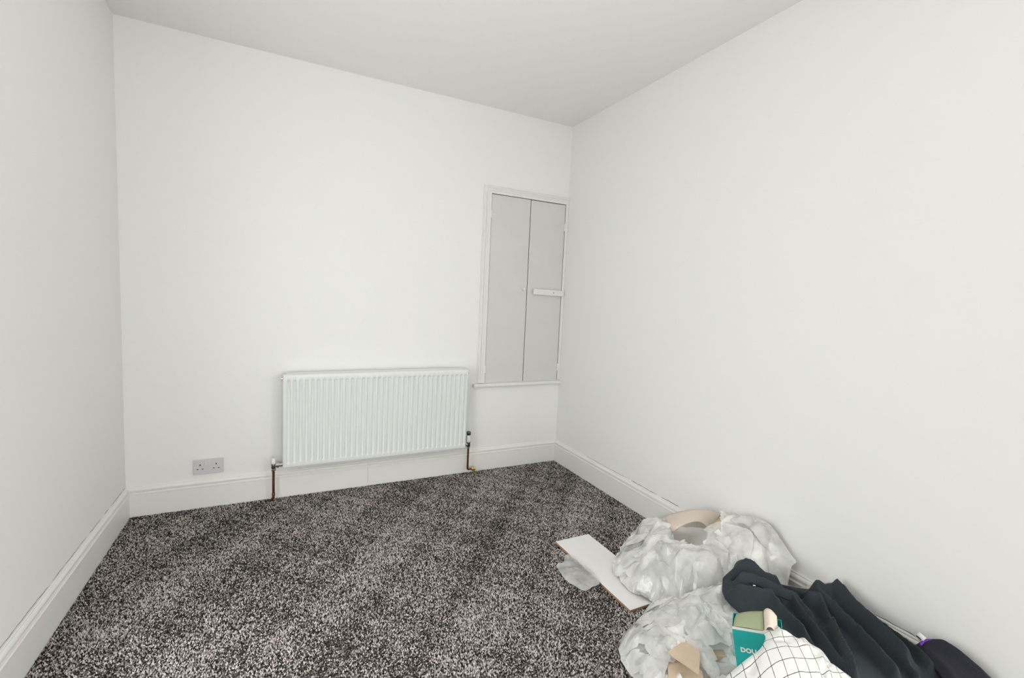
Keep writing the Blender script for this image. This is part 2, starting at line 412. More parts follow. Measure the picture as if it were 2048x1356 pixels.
part(box('sill', CX0 - 0.094, W - 0.0005, -0.034, 0.02, CZ0 - 0.030, CZ0 - 0.004, M_trim, 0.006, 3), cup)
XS = 2.523
def cdoor(xa, xb, z1):
    d = box('door', xa, xb, -0.004, 0.020, CZ0 + 0.001, z1, M_door, 0.002); return part(d, cup)
dl = cdoor(CX0 + 0.005, XS - 0.0025, CZ1 - 0.004)
dr_ = cdoor(XS + 0.0035, CX1 - 0.006, CZ1 - 0.005)
kn = lathe('knob', [(0.0035, 0), (0.0035, 0.006), (0.008, 0.009), (0.0105, 0.014), (0.0095, 0.019), (0.004, 0.022)], (2.487, -0.004, 1.415), (0, -1, 0), M_trim); part(kn, dl)
def hinge(x, z, par):
    h = lathe('hinge', [(0.0045, 0), (0.0055, 0.002), (0.0055, 0.026), (0.004, 0.028), (0.0055, 0.030), (0.0055, 0.056), (0.0045, 0.058)], (x, -0.008, z), (0, 0, 1), M_trim, 10); part(h, par)
hinge(CX0 + 0.004, 1.93, dl); hinge(CX0 + 0.004, 0.76, dl); hinge(CX1 - 0.006, 1.90, dr_); hinge(CX1 - 0.006, 0.76, dr_)
# wooden turn button across the second door
tb = box('turn_button', -0.140, 0.136, -0.009, 0.009, -0.0225, 0.0225, M_trim, 0.003)
tb.data.transform(Matrix.Translation((2.712, -0.021, 1.3985)) @ Matrix.Rotation(math.radians(1.2), 4, 'Y')); part(tb, dr_)
sc = lathe('screw', [(0.0042, 0), (0.0042, 0.0012)], (2.752, -0.030, 1.398), (0, -1, 0), M_dark_metal, 12); part(sc, tb)
nb = lathe('catch_peg', [(0.004, 0), (0.005, 0.008), (0.003, 0.011)], (2.560, -0.004, 1.414), (0, -1, 0), M_trim, 12); part(nb, dr_)

# ------------------------------------------------------------------ radiator
RX0, RX1, RZ0, RZ1, RY = 0.799, 2.019, 0.212, 0.806, -0.100
rad = thing('radiator', 'white ribbed panel radiator hung on the wall above the skirting', 'radiator', ((RX0 + RX1) / 2, -0.07, RZ0))
def radiator_front():
    NF, p0, pitch = 35, 0.8315, 0.03435
    xs = [(RX0, 9), (RX0 + 0.0015, 3), (RX0 + 0.004, 1), (RX0 + 0.008, 0)]           # (x, code): code = inset in mm, -k marks groove depth fraction
    for i in range(NF):
        c = p0 + i * pitch
        for dx, g in ((-0.0110, 0), (-0.0100, .08), (-0.0088, .4), (-0.0076, .85), (-0.0066, 1), (0.0066, 1), (0.0076, .85), (0.0088, .4), (0.0100, .08), (0.0110, 0)):
            xs.append((c + dx, ('g', g)))
    xs += [(RX1 - 0.008, 0), (RX1 - 0.004, 1), (RX1 - 0.0015, 3), (RX1, 9)]
    zs = [(RZ0, 9, 0), (RZ0 + 0.0015, 3, 0), (RZ0 + 0.004, 1, 0), (RZ0 + 0.009, 0, 0), (0.2445, 0, 0), (0.2453, 0, .06), (0.2482, 0, .5), (0.2512, 0, .94), (0.2520, 0, 1),
          (0.7630, 0, 1), (0.7640, 0, .94), (0.7672, 0, .5), (0.7702, 0, .06), (0.7710, 0, 0), (RZ1 - 0.009, 0, 0), (RZ1 - 0.004, 1, 0), (RZ1 - 0.0015, 3, 0), (RZ1, 9, 0)]
    vs_, fs = [], []
    for z, ez, gz in zs:
        for x, c in xs:
            if isinstance(c, tuple): ins, g = 0, c[1]
            else: ins, g = c, 0
            vs_.append((x, RY + max(ins, ez) * 0.001 + 0.0056 * g * gz, z))
    n = len(xs)
    for j in range(len(zs) - 1):
        for i in range(n - 1):
            fs.append((j * n + i, j * n + i + 1, (j + 1) * n + i + 1, (j + 1) * n + i))
    # close the back
    b = len(vs_); vs_ += [(RX0, RY + 0.016, RZ0), (RX1, RY + 0.016, RZ0), (RX1, RY + 0.016, RZ1), (RX0, RY + 0.016, RZ1)]
    nz = len(zs)
    fs.append(tuple([b, b + 1] + [n - 1 - i for i in range(n)]))
    fs.append(tuple([b + 3] + [(nz - 1) * n + i for i in range(n)] + [b + 2]))
    fs.append(tuple([b + 3, b] + [j * n for j in range(nz)]))
    fs.append(tuple([b + 1, b + 2] + [(nz - 1 - j) * n + n - 1 for j in range(nz)]))
    fs.append((b + 3, b + 2, b + 1, b))
    o = mesh('front_panel', vs_, fs, M_rad, smooth=True); o.data.set_sharp_from_angle(angle=math.radians(50))
    return part(o, rad)
fp = radiator_front()
part(box('seam', RX0 + 0.012, RX1 - 0.012, RY - 0.0008, RY + 0.002, RZ0 + 0.0108, RZ0 + 0.0125, M_radback), fp)
# convector fins behind the panel (one folded sheet) and the rear plate
vs_, fs = [], []
nfin = 96
for i in range(nfin + 1):
    x = RX0 + 0.02 + (RX1 - RX0 - 0.04) * i / nfin; y = (-0.083 if (i // 1) % 2 else -0.052)
    vs_ += [(x, y, RZ0 + 0.03), (x, y, RZ1 - 0.012)]
for i in range(nfin): fs.append((2 * i, 2 * i + 2, 2 * i + 3, 2 * i + 1))
part(mesh('convector_fins', vs_, fs, M_radback), rad)
part(box('rear_panel', RX0 + 0.010, RX1 - 0.010, -0.036, -0.024, RZ0 + 0.006, RZ1 - 0.010, M_rad, 0.002), rad)
tcv = box('top_cover', RX0 + 0.018, RX1 - 0.018, -0.084, -0.020, RZ1 - 0.006, RZ1 - 0.002, M_rad, 0.001)
for v in tcv.data.vertices: v.co.z += (v.co.y + 0.084) / 0.064 * 0.007
part(tcv, rad)
for x in (1.05, 1.77):
    part(box('bracket', x - 0.015, x + 0.015, -0.0235, -0.001, RZ0 + 0.10, RZ1 - 0.06, M_radback), rad)
for x, s in ((RX0, -1), (RX1, 1)):
    part(lathe('bleed_plug', [(0.0085, 0), (0.0085, 0.010), (0.0055, 0.011), (0.0055, 0.016)], (x - s * 0.002, -0.075, RZ1 - 0.028), (s, 0, 0), M_chrome if s < 0 else M_trim, 14), rad)
# valve with white cap on the near-corner side
VY = -0.072
vl = thing('radiator_valve', 'chrome lockshield valve with white cap and copper pipe near the socket', 'valve', (0.748, VY, 0.0))
part(lathe('cap', [(0.0125, 0), (0.013, 0.004), (0.013, 0.030), (0.010, 0.034)], (0.748, VY, 0.243), (0, 0, 1), M_valve), vl)
part(lathe('valve_body', [(0.011, 0), (0.0125, 0.004), (0.0125, 0.030), (0.011, 0.033)], (0.748, VY, 0.211), (0, 0, 1), M_dark_metal), vl)
part(lathe('union_nut', [(0.0105, 0), (0.0105, 0.006), (0.0155, 0.0065), (0.0155, 0.021), (0.011, 0.0215), (0.011, 0.043)], (0.757, VY, 0.229), (1, 0, 0), M_chrome, 6), vl)
part(lathe('compression_nut', [(0.013, 0), (0.0145, 0.002), (0.0145, 0.013), (0.012, 0.015)], (0.748, VY, 0.197), (0, 0, 1), M_chrome, 6), vl)
part(tube('pipe', [(0.748, VY, 0.200), (0.748, VY, 0.022), (0.726, VY + 0.018, -0.008)], 0.0077, M_copper), vl)
part(lathe('elbow_collar', [(0.0092, 0), (0.0098, 0.002), (0.0098, 0.014), (0.0092, 0.016)], (0.748, VY, 0.036), (0, 0, 1), M_copper), vl)
# thermostatic valve on the cupboard side
VX = 2.050
vr = thing('radiator_valve', 'white and chrome thermostatic valve with copper pipe under the cupboard', 'valve', (VX, VY, 0.0))
part(lathe('cap', [(0.0145, 0), (0.0155, 0.003), (0.0165, 0.018), (0.0155, 0.026), (0.010, 0.029)], (VX, VY, 0.304), (0, 0, 1), M_dark_metal, 12), vr)
part(lathe('head', [(0.0145, 0), (0.0165, 0.003), (0.0175, 0.030), (0.0165, 0.052), (0.014, 0.054)], (VX, VY, 0.252), (0, 0, 1), M_valve), vr)
part(lathe('valve_body', [(0.011, 0), (0.0125, 0.003), (0.0125, 0.030), (0.016, 0.034), (0.016, 0.038)], (VX, VY, 0.214), (0, 0, 1), M_dark_metal), vr)
part(lathe('union_nut', [(0.009, 0), (0.0135, 0.001), (0.0135, 0.015), (0.009, 0.016), (0.009, 0.024)], (VX - 0.008, VY, 0.232), (-1, 0, 0), M_chrome, 6), vr)
part(lathe('compression_nut', [(0.012, 0), (0.0145, 0.002), (0.0145, 0.012), (0.012, 0.014)], (VX, VY, 0.202), (0, 0, 1), M_chrome, 6), vr)
part(tube('pipe', [(VX, VY, 0.204), (VX, VY, 0.038), (VX + 0.034, VY + 0.010, 0.038)], 0.0077, M_copper), vr)
part(lathe('brass_fitting', [(0.010, 0), (0.0145, 0.002), (0.0145, 0.014), (0.011, 0.015), (0.0155, 0.018), (0.0155, 0.030), (0.009, 0.032)], (VX + 0.032, VY + 0.010, 0.037), (1, 0, -0.05), M_brass, 10), vr)
part(lathe('brass_tail', [(0.011, 0), (0.012, 0.01), (0.009, 0.012), (0.009, 0.045)], (VX + 0.056, VY + 0.010, 0.034), (0, 0.0, -1), M_brass, 12), vr)

# ------------------------------------------------------------------ double socket
sk = thing('wall_socket', 'white double power socket low on the wall left of the radiator', 'socket', (0.398, -0.005, 0.2475))
SX0, SX1, SZ0, SZ1 = 0.3215, 0.4745, 0.202, 0.293
part(box('plate', SX0, SX1, -0.011, 0.0, SZ0, SZ1, M_plast, 0.003, 3), sk)
for cx in (0.386, 0.403):
    sw = box('switch', -0.0068, 0.0068, -0.0035, 0.003, -0.0105, 0.0105, M_plast2, 0.0012)
    sw.data.transform(Matrix.Translation((cx, -0.0112, 0.268)) @ Matrix.Rotation(math.radians(7), 4, 'X')); part(sw, sk)
for cx in (0.356, 0.438):
    part(box('pin_slot', cx - 0.0027, cx + 0.0027, -0.0114, -0.010, 0.2545, 0.2645, M_hole), sk)
    for s in (-1, 1):
        part(box('pin_slot', cx + s * 0.0125 - 0.0042, cx + s * 0.0125 + 0.0042, -0.0114, -0.010, 0.2320, 0.2365, M_hole), sk)
for cx in (0.331, 0.465):
    part(lathe('screw', [(0.003, 0), (0.003, 0.0008)], (cx, -0.0108, 0.2475), (0, -1, 0), M_plast2, 10), sk)

# ------------------------------------------------------------------ the heap by the right wall
def ray(u, v):
    d = RM.T @ np.array([(u - 1024) / F, (v - 678) / F, 1.0]); return d
def onto_z(u, v, z):
    d = ray(u, v); k = (z - CAM[2]) / d[2]; return CAM + k * d
def onto(u, v, fn):
    """first hit of a pixel's ray with the height field fn(x,y), stopping at the right-hand wall."""
    d = ray(u, v)
    k0 = (0.60 - CAM[2]) / d[2]; k1 = min((0.0 - CAM[2]) / d[2], (W - 0.012 - CAM[0]) / d[0])
    ks = np.linspace(k0, k1, 400); P = CAM[None] + ks[:, None] * d[None]
    hit = np.nonzero(P[:, 2] <= fn(P[:, 0], P[:, 1]))[0]
    return P[hit[0]] if len(hit) else P[-1]
def on_x(u, v, x):
    d = ray(u, v); return CAM + d * ((x - CAM[0]) / d[0])
def gauss(x, y, cx, cy, sx, sy): return np.exp(-((x - cx) / sx) ** 2 - ((y - cy) / sy) ** 2)
def seg_dist(x, y, pts, closed=False):
    x = np.asarray(x, float); y = np.asarray(y, float)
    best = np.full(x.shape, 9.0); P = list(pts) + ([pts[0]] if closed else [])
    for a, b in zip(P[:-1], P[1:]):
        ax, ay = a[0], a[1]; bx, by = b[0] - ax, b[1] - ay
        t_ = np.clip(((x - ax) * bx + (y - ay) * by) / (bx * bx + by * by + 1e-12), 0, 1)
        best = np.minimum(best, np.hypot(x - ax - t_ * bx, y - ay - t_ * by))
    return best
def inside(x, y, poly):
    x = np.asarray(x, float); y = np.asarray(y, float); r = np.zeros(x.shape, bool); n = len(poly)
    for i in range(n):
        x1, y1 = poly[i][0], poly[i][1]; x2, y2 = poly[(i + 1) % n][0], poly[(i + 1) % n][1]
        c = ((y1 > y) != (y2 > y)) & (x < (x2 - x1) * (y - y1) / (y2 - y1 + 1e-15) + x1); r ^= c
    return r
def resample(poly, sp):
    out = []
    n = len(poly)
    for i in range(n):
        a, b = np.array(poly[i][:2]), np.array(poly[(i + 1) % n][:2]); k = max(1, int(round(np.hypot(*(b - a)) / sp)))
        for j in range(k): out.append(a + (b - a) * j / k)
    return out
def smooth_poly(poly, it=1):
    P = [np.array(p[:2], float) for p in poly]
    for _ in range(it):
        Q = []
        for i in range(len(P)):
            a, b = P[i], P[(i + 1) % len(P)]; Q += [a * .8 + b * .2, a * .2 + b * .8]
        P = Q
    return P
def sheet(poly, sp, jitter, seed, holes=()):
    """triangulated flat sheet inside poly (xy); returns pts (n,2), faces"""
    rnd = np.random.default_rng(seed)
    B = resample(poly, sp); nb = len(B)
    xs = [p[0] for p in B]; ys = [p[1] for p in B]
    gx, gy = np.meshgrid(np.arange(min(xs), max(xs), sp), np.arange(min(ys), max(ys), sp * 0.9))
    gx = gx + (np.arange(gx.shape[0]) % 2)[:, None] * sp * 0.5
    gx = gx.ravel() + rnd.uniform(-jitter, jitter, gx.size) * sp; gy = gy.ravel() + rnd.uniform(-jitter, jitter, gy.size) * sp
    ok = inside(gx, gy, B) & (seg_dist(gx, gy, B, True) > sp * 0.55)
    pts = [Vector((float(p[0]), float(p[1]))) for p in B] + [Vector((float(a), float(b))) for a, b in zip(gx[ok], gy[ok])]
    r = delaunay_2d_cdt(pts, [], [list(range(nb))], 1, 1e-6)
    V = np.array([(p.x, p.y) for p in r[0]]); Fs = [tuple(f) for f in r[2]]
    for h in holes:
        cen = np.array([[np.mean(V[list(f), 0]), np.mean(V[list(f), 1])] for f in Fs])
        keep = ~inside(cen[:, 0], cen[:, 1], h); Fs = [f for f, k in zip(Fs, keep) if k]
    return V, Fs, B
def facets(x, y, cell, seed):
    """piecewise creased random surface in about [-1,1] (folded-film look)"""
    rnd = np.random.default_rng(seed); v = np.zeros(np.shape(x))
    for k in range(5):
        a = rnd.uniform(0, math.pi * 2); ph = rnd.uniform(0, 9, 3); f = rnd.uniform(0.6, 1.5) / cell
        u_ = (np.cos(a) * x + np.sin(a) * y) * f + ph[0]
        u_ = u_ + 0.35 * np.sin((-np.sin(a) * x + np.cos(a) * y) * f * 0.9 + ph[1])
        tri = np.abs((u_ % 2) - 1) * 2 - 1
        v = v + tri * rnd.uniform(0.5, 1.0)
    return v / 2.2
def finish(o, solid=0.0, sub=1, smooth=True):
    if smooth: o.data.shade_smooth()
    if sub:
        m = o.modifiers.new('subdivision', 'SUBSURF'); m.levels = sub; m.render_levels = sub
    if solid:
        s = o.modifiers.new('solidify', 'SOLIDIFY'); s.thickness = solid; s.offset = -1
    return o

# --- white board on the carpet
bd = thing('white_board', 'white laminated board offcut lying flat on the carpet', 'board', (2.26, -1.48, 0.0))
part(box('panel', 2.150, 2.371, -1.788, -1.173, -0.001, 0.009, M_brdedge), bd)
part(box('laminate', 2.150, 2.371, -1.788, -1.173, 0.0091, 0.0101, M_brd), bd)

# --- base height field under the clothes
def G(x, y):
    x = np.asarray(x, float); y = np.asarray(y, float)
    g = 0.135 + 0.105 * gauss(x, y, 2.56, -2.0, 0.17, 0.16) + 0.055 * gauss(x, y, 2.80, -2.22, 0.10, 0.13)
    return g + 0.03 * gauss(x, y, 2.35, -2.35, 0.2, 0.2)
def GS(x, y):                                     # under the checked shirt
    x = np.asarray(x, float); y = np.asarray(y, float)
    return 0.145 + 0.135 * gauss(x, y, 2.20, -2.38, 0.24, 0.19)

# --- plastic film
def film(name, poly, hfn, sp, seed, m, amp=(0.034, 0.015), lift=0.0, holes=(), floor_z=0.013):
    rj = np.random.default_rng(seed + 9); jag = 0.3 * amp[0]
    pj = [p + (rj.uniform(-jag, jag, 2) if p[0] < W - 0.05 else 0) for p in resample(smooth_poly(poly), 0.035)]
    V, Fs, B = sheet(pj, sp, 0.32, seed, holes)
    x, y = V[:, 0], V[:, 1]; d = seg_dist(x, y, B, True); w = np.clip(d / 0.04, 0, 1)
    z = hfn(x, y) + lift
    z = z + w * (amp[0] * facets(x, y, 0.13, seed + 1) + amp[1] * facets(x, y, 0.055, seed + 2) + 0.35 * amp[1] * facets(x, y, 0.024, seed + 6))
    rnd = np.random.default_rng(seed + 5)
    z = np.maximum(z, floor_z) + rnd.uniform(0, 0.0035, len(z))
    xo = x + w * 0.4 * amp[0] * facets(x, y, 0.07, seed + 3); yo = y + w * 0.4 * amp[0] * facets(x, y, 0.07, seed + 4)
    xo = np.minimum(xo, W - 0.006 - 0.018 * (z < 0.175))
    o = mesh(name, np.stack([xo, yo, z], 1), Fs, m, smooth=True)
    o.data.set_sharp_from_angle(angle=math.radians(24))
    return o
# --- big bag A against the wall
footA = [(2.842, -1.20), (2.72, -1.215), (2.60, -1.27), (2.47, -1.36), (2.36, -1.425), (2.275, -1.50), (2.235, -1.60), (2.235, -1.70), (2.27, -1.80),
         (2.34, -1.90), (2.46, -1.98), (2.62, -2.06), (2.76, -2.075), (2.842, -2.05)]
dipA = onto_z(1384, 1084, 0.14)
def hA(x, y, poly=footA):
    x = np.asarray(x, float); y = np.asarray(y, float)
    d = seg_dist(x, y, poly[:-1])                    # the wall side is not a free edge
    crest = np.interp(-y, [1.2, 1.42, 1.62, 1.80, 1.93, 2.05], [0.06, 0.15, 0.25, 0.32, 0.335, 0.28])
    top = crest * (0.42 + 0.58 * np.clip((x - 2.28) / 0.42, 0, 1) ** 0.8)
    top = top * (1 - 0.45 * gauss(x, y, dipA[0], dipA[1], 0.075, 0.075))
    return top * (1 - np.exp(-d / 0.05))
bagA = thing('plastic_bag', 'big milky clear plastic bag puffed up against the wall', 'plastic bag', (2.6, -1.62, 0.0))
holeA = [onto(u, v, hA)[:2] for u, v in ((1336, 1028), (1388, 1015), (1446, 1026), (1440, 1062), (1418, 1072), (1398, 1098), (1368, 1084), (1346, 1066))]
part(film('outer_film', footA, hA, 0.0125, 21, M_film, holes=(holeA,)), bagA)
inA = [(2.84, -1.26), (2.65, -1.32), (2.48, -1.42), (2.34, -1.52), (2.32, -1.66), (2.36, -1.80), (2.5, -1.93), (2.7, -2.02), (2.84, -2.01)]
part(film('packing_sheet', inA, lambda x, y: hA(x, y) * 0.72 - 0.012, 0.018, 31, M_film_in, (0.014, 0.008)), bagA)

# --- bag B under the clothes, spreading to the front
footB = [(2.842, -2.02), (2.62, -1.97), (2.45, -1.86), (2.33, -1.805), (2.257, -1.803), (2.19, -1.83), (2.13, -1.87), (2.075, -1.872), (2.01, -1.90), (1.955, -1.94),
         (1.93, -1.99), (1.905, -2.06), (1.90, -2.2), (1.95, -2.40), (2.08, -2.62), (2.30, -2.80), (2.60, -2.86), (2.842, -2.84)]
def hB(x, y, poly=footB):
    x = np.asarray(x, float); y = np.asarray(y, float)
    d = seg_dist(x, y, poly[1:-1])
    return (G(x, y) - 0.032 + 0.05 * gauss(x, y, 2.2, -2.06, 0.16, 0.12)) * (1 - np.exp(-d / 0.05))
bagB = thing('plastic_bag', 'crumpled milky plastic bag spilling out from under the clothes', 'plastic bag', (2.35, -2.3, 0.0))
holeB = [onto(u, v, hB)[:2] for u, v in ((1266, 1324), (1274, 1308), (1288, 1300), (1304, 1302), (1304, 1316), (1292, 1318), (1280, 1328))]
holeC = [onto(u, v, hB)[:2] for u, v in ((1346, 1312), (1363, 1298), (1380, 1294), (1385, 1320), (1394, 1365), (1358, 1365))]
ampB = (0.022, 0.013)
part(film('outer_film', footB, hB, 0.0115, 41, M_film, ampB, 0.0, (holeB, holeC)), bagB)
inB = [(2.84, -2.05), (2.5, -1.95), (2.3, -1.87), (2.15, -1.95), (2.08, -2.05), (2.12, -2.2), (2.14, -2.4), (2.3, -2.68), (2.84, -2.7)]
part(film('packing_sheet', inB, lambda x, y: hB(x, y) * 0.66 - 0.004, 0.02, 51, M_film_in, (0.012, 0.007)), bagB)

# loose folds of film lying over both bags
def flaps(bag, spots, hfn, seed):
    rnd = np.random.default_rng(seed)
    for k, (u, v, r) in enumerate(spots):
        c = onto(u, v, hfn); a0 = rnd.uniform(0, 6.3); n = 9
        el = rnd.uniform(0.5, 0.9); th = rnd.uniform(0, 3.14)
        pl_ = []
        for i in range(n):
            t_ = a0 + i * 2 * math.pi / n; rr = r * rnd.uniform(0.6, 1.2); px_, py_ = rr * math.cos(t_), el * rr * math.sin(t_)
            pl_.append((min(c[0] + px_ * math.cos(th) - py_ * math.sin(th), W - 0.03), c[1] + px_ * math.sin(th) + py_ * math.cos(th)))
        fo = film('film_fold', pl_, hfn, 0.0095, seed + 20 * k, M_film_clear, (0.030, 0.016), 0.016, (), 0.012)
        part(fo, bag)
flaps(bagA, [(1275, 1085, .075), (1262, 1120, .08), (1290, 1160, .11), (1340, 1120, .12), (1330, 1180, .10), (1400, 1140, .12), (1450, 1080, .12), (1500, 1050, .10), (1545, 1080, .11), (1420, 1110, .09), (1380, 1170, .10)], hA, 310)
flaps(bagB, [(1310, 1215, .07), (1290, 1250, .06), (1268, 1285, .06), (1330, 1230, .10), (1380, 1225, .11), (1320, 1290, .08), (1420, 1260, .10), (1410, 1320, .09), (1275, 1330, .05), (1310, 1345, .07)], hB, 710)

# --- small clear bag half under the board
sm = [onto_z(u, v, 0.012)[:2] for u, v in ((1130, 1109), (1127, 1129), (1111, 1130), (1121, 1152), (1134, 1166), (1171, 1186), (1184, 1175), (1203, 1168), (1190, 1152), (1160, 1122), (1146, 1112))]
smo = film('plastic_scrap', sm, lambda x, y: 0.012 + 0.014 * gauss(x, y, sm[3][0] + .06, sm[3][1], .1, .1), 0.010, 61, M_film_clear, (0.010, 0.007), 0, (), 0.004)
tag(smo, 'small flat scrap of clear plastic lying beside the white board', 'plastic wrap')

# --- card sheets, built from (pixel, height) rows
def loft(name, rows, m, thick=0.0025, sub=2):
    """rows: list of rows of (u,v,z); same count per row."""
    vs_ = [(lambda p: p if p[0] < W - 0.024 else on_x(u, v, W - 0.024))(onto_z(u, v, z)) for r in rows for (u, v, z) in r]; n = len(rows[0]); fs = []
    for j in range(len(rows) - 1):
        for i in range(n - 1): fs.append((j * n + i, j * n + i + 1, (j + 1) * n + i + 1, (j + 1) * n + i))
    o = mesh(name, vs_, fs, m, smooth=sub > 0)
    sm_ = o.modifiers.new('solidify', 'SOLIDIFY'); sm_.thickness = thick; sm_.offset = 0
    if sub:
        su = o.modifiers.new('subdivision', 'SUBSURF'); su.levels = sub; su.render_levels = sub; su.boundary_smooth = 'PRESERVE_CORNERS'
        o.modifiers.move(1, 0)
    return o
wrap = thing('cardboard_sleeve', 'pale bent card sleeve sticking out of the big plastic bag', 'cardboard', (2.6, -1.5, 0.1))
part(loft('bent_top', [[(1342, 1067, .185), (1362, 1051, .235), (1393, 1040, .268), (1409, 1047, .255), (1421, 1061, .225)],
                       [(1331, 1046, .19), (1358, 1032, .25), (1392, 1026, .278), (1418, 1030, .27), (1438, 1040, .24)],
                       [(1330, 1032, .19), (1360, 1022, .245), (1392, 1018, .285), (1422, 1021, .285), (1443, 1030, .262)]], M_card2), wrap)
part(loft('lower_sheet', [[(1330, 1040, .07), (1385, 1030, .075), (1440, 1036, .08)], [(1336, 1070, .075), (1380, 1068, .08), (1430, 1062, .085)], [(1344, 1088, .09), (1380, 1104, .09), (1416, 1104, .09)]], M_card3), wrap)
part(loft('torn_flap', [[(1424, 1038, .24), (1440, 1032, .26), (1458, 1034, .26)], [(1421, 1060, .222), (1438, 1058, .23), (1458, 1057, .235)]], M_card, sub=1), wrap)
cc = thing('folded_card', 'tan folded cardboard piece showing through a gap in the plastic', 'cardboard', (2.1, -2.2, 0.0))
part(loft('upper_fold', [[(1336, 1304, .13), (1362, 1286, .135), (1396, 1278, .14)], [(1342, 1311, .132), (1369, 1318, .136), (1400, 1312, .14)], [(1344, 1313, .132), (1368, 1329, .136), (1398, 1350, .142)]], M_card, sub=0), cc)
part(loft('lower_fold', [[(1334, 1306, .105), (1368, 1322, .108), (1404, 1342, .112)], [(1336, 1345, .095), (1372, 1352, .1), (1408, 1362, .105)], [(1340, 1390, .08), (1376, 1395, .09), (1412, 1400, .1)]], M_card, sub=0), cc)
# --- brown carton between the bag and the teal carton
bc = box('brown_carton', -0.06, 0.06, -0.05, 0.05, 0.0, 0.10, M_card, 0.003)
bc.data.transform(Matrix.Translation((2.205, -2.175, 0.012)) @ Matrix.Rotation(math.radians(-27), 4, 'Z'))
tag(bc, 'plain brown cardboard carton half covered by plastic beside the teal carton', 'box')
# --- card scrap leaning on the wall behind the navy garment
pts = [on_x(u, v, 2.836) for u, v in ((1590, 1178), (1612, 1172), (1640, 1165), (1658, 1164), (1676, 1166), (1684, 1176))]
vs_ = []; 
for p in pts: vs_ += [p, np.array([p[0] - 0.02, p[1], 0.05])]
sc_ = mesh('card_scrap', vs_, [(2 * i, 2 * i + 2, 2 * i + 3, 2 * i + 1) for i in range(len(pts) - 1)], M_card2, smooth=True)
finish(sc_, 0.002, 0); tag(sc_, 'scrap of pale card leaning on the skirting behind the navy garment', 'cardboard')

# --- garments
def tent(d, w_):
    t_ = np.clip(1 - d / w_, 0, 1); return t_ * t_ * (1.6 - 0.6 * t_)
def garment(poly_px, base, ridges, sp, seed, rim=0.014, amp=0.004, lift=0.014, gain=1.0, wk=1.0, sm=1):
    poly = smooth_poly([onto(u, v, base)[:2] for u, v in poly_px], sm)
    V, Fs, B = sheet(poly, sp, 0.15, seed)
    x, y = V[:, 0], V[:, 1]; d = seg_dist(x, y, B, True)
    z = base(x, y) + lift * (1 - np.exp(-(d / rim)))
    w = np.clip(d / 0.042, 0.05, 1)
    up = np.zeros(len(z)); dn = np.zeros(len(z))
    for pts, wid, hgt in ridges:
        L = [onto(u, v, base)[:2] for u, v in pts]
        t_ = gain * hgt * tent(seg_dist(x, y, L), wid * wk)
        if hgt > 0: up = np.maximum(up, t_) + 0.25 * np.minimum(up, t_)
        else: dn = np.minimum(dn, t_)
    z = z + w * (up + dn)
    z = z + w * amp * facets(x, y, 0.10, seed + 1) + w * amp * 0.5 * facets(x, y, 0.04, seed + 2)
    x2 = np.minimum(x, W - 0.006 - 0.02 * (z < 0.175))
    return np.stack([x2, y, z], 1), Fs
navy_px = [(1490, 1123), (1503, 1134), (1527, 1152), (1550, 1164), (1580, 1172), (1612, 1178), (1640, 1181), (1664, 1174), (1677, 1169), (1690, 1190), (1716, 1222), (1745, 1240), (1770, 1254), (1800, 1268), (1838, 1292), (1880, 1325), (1930, 1372), (1960, 1420),
           (1850, 1440), (1740, 1420), (1690, 1370), (1660, 1330), (1630, 1300), (1600, 1290), (1572, 1280), (1545, 1262), (1535, 1240), (1528, 1222), (1500, 1228), (1478, 1226), (1460, 1210), (1450, 1200), (1444, 1184), (1445, 1157), (1465, 1140)]
navy_r = [([(1452, 1150), (1490, 1142), (1520, 1152), (1550, 1172)], 0.040, 0.030),
          ([(1478, 1176), (1505, 1176), (1540, 1194), (1590, 1216), (1622, 1258)], 0.034, 0.034),
          ([(1452, 1198), (1500, 1200), (1540, 1210), (1575, 1252), (1625, 1300)], 0.036, 0.030),
          ([(1628, 1200), (1662, 1184), (1700, 1225), (1745, 1275), (1810, 1340)], 0.055, 0.040),
          ([(1625, 1203), (1665, 1234), (1722, 1292), (1790, 1370)], 0.034, 0.036),
          ([(1614, 1214), (1638, 1222), (1662, 1262), (1688, 1325), (1708, 1370)], 0.026, 0.040),
          ([(1585, 1218), (1604, 1246), (1645, 1296), (1690, 1350)], 0.026, 0.028),
          ([(1742, 1246), (1795, 1288), (1860, 1352)], 0.034, 0.026),
          ([(1716, 1228), (1765, 1294), (1835, 1374)], 0.026, 0.024),
          ([(1568, 1178), (1598, 1196), (1618, 1206)], 0.026, -0.034),
          ([(1465, 1164), (1500, 1160), (1530, 1176)], 0.012, -0.020),
          ([(1505, 1187), (1560, 1212)], 0.012, -0.018),
          ([(1640, 1232), (1672, 1272), (1700, 1330)], 0.014, -0.022),
          ([(1596, 1250), (1650, 1320)], 0.014, -0.018),
          ([(1690, 1245), (1760, 1325)], 0.014, -0.016)]
nv = thing('crumpled_garment', 'dark navy garment thrown in folds over the plastic bags', 'clothing', (2.6, -2.25, 0.0))
V, Fs = garment(navy_px, G, navy_r, 0.0075, 71, gain=1.75, amp=0.006, wk=0.78, sm=0)
part(finish(mesh('cloth', V, Fs, M_navy), 0.003, 1), nv)
zt = onto(1505, 1171, lambda x, y: G(x, y) + 0.045)
zp = lathe('zip_pull', [(0.0022, 0), (0.0036, 0.003), (0.0036, 0.010), (0.0022, 0.013)], zt, (0.9, -0.4, -0.1), M_chrome, 10); part(zp, nv)
q = [onto(u, v, lambda x, y: G(x, y) + 0.036) for u, v in ((1480, 1162), (1512, 1168), (1548, 1188), (1580, 1200))]
part(tube('zip_tape', q, 0.0035, M_black_cloth, 8), nv)

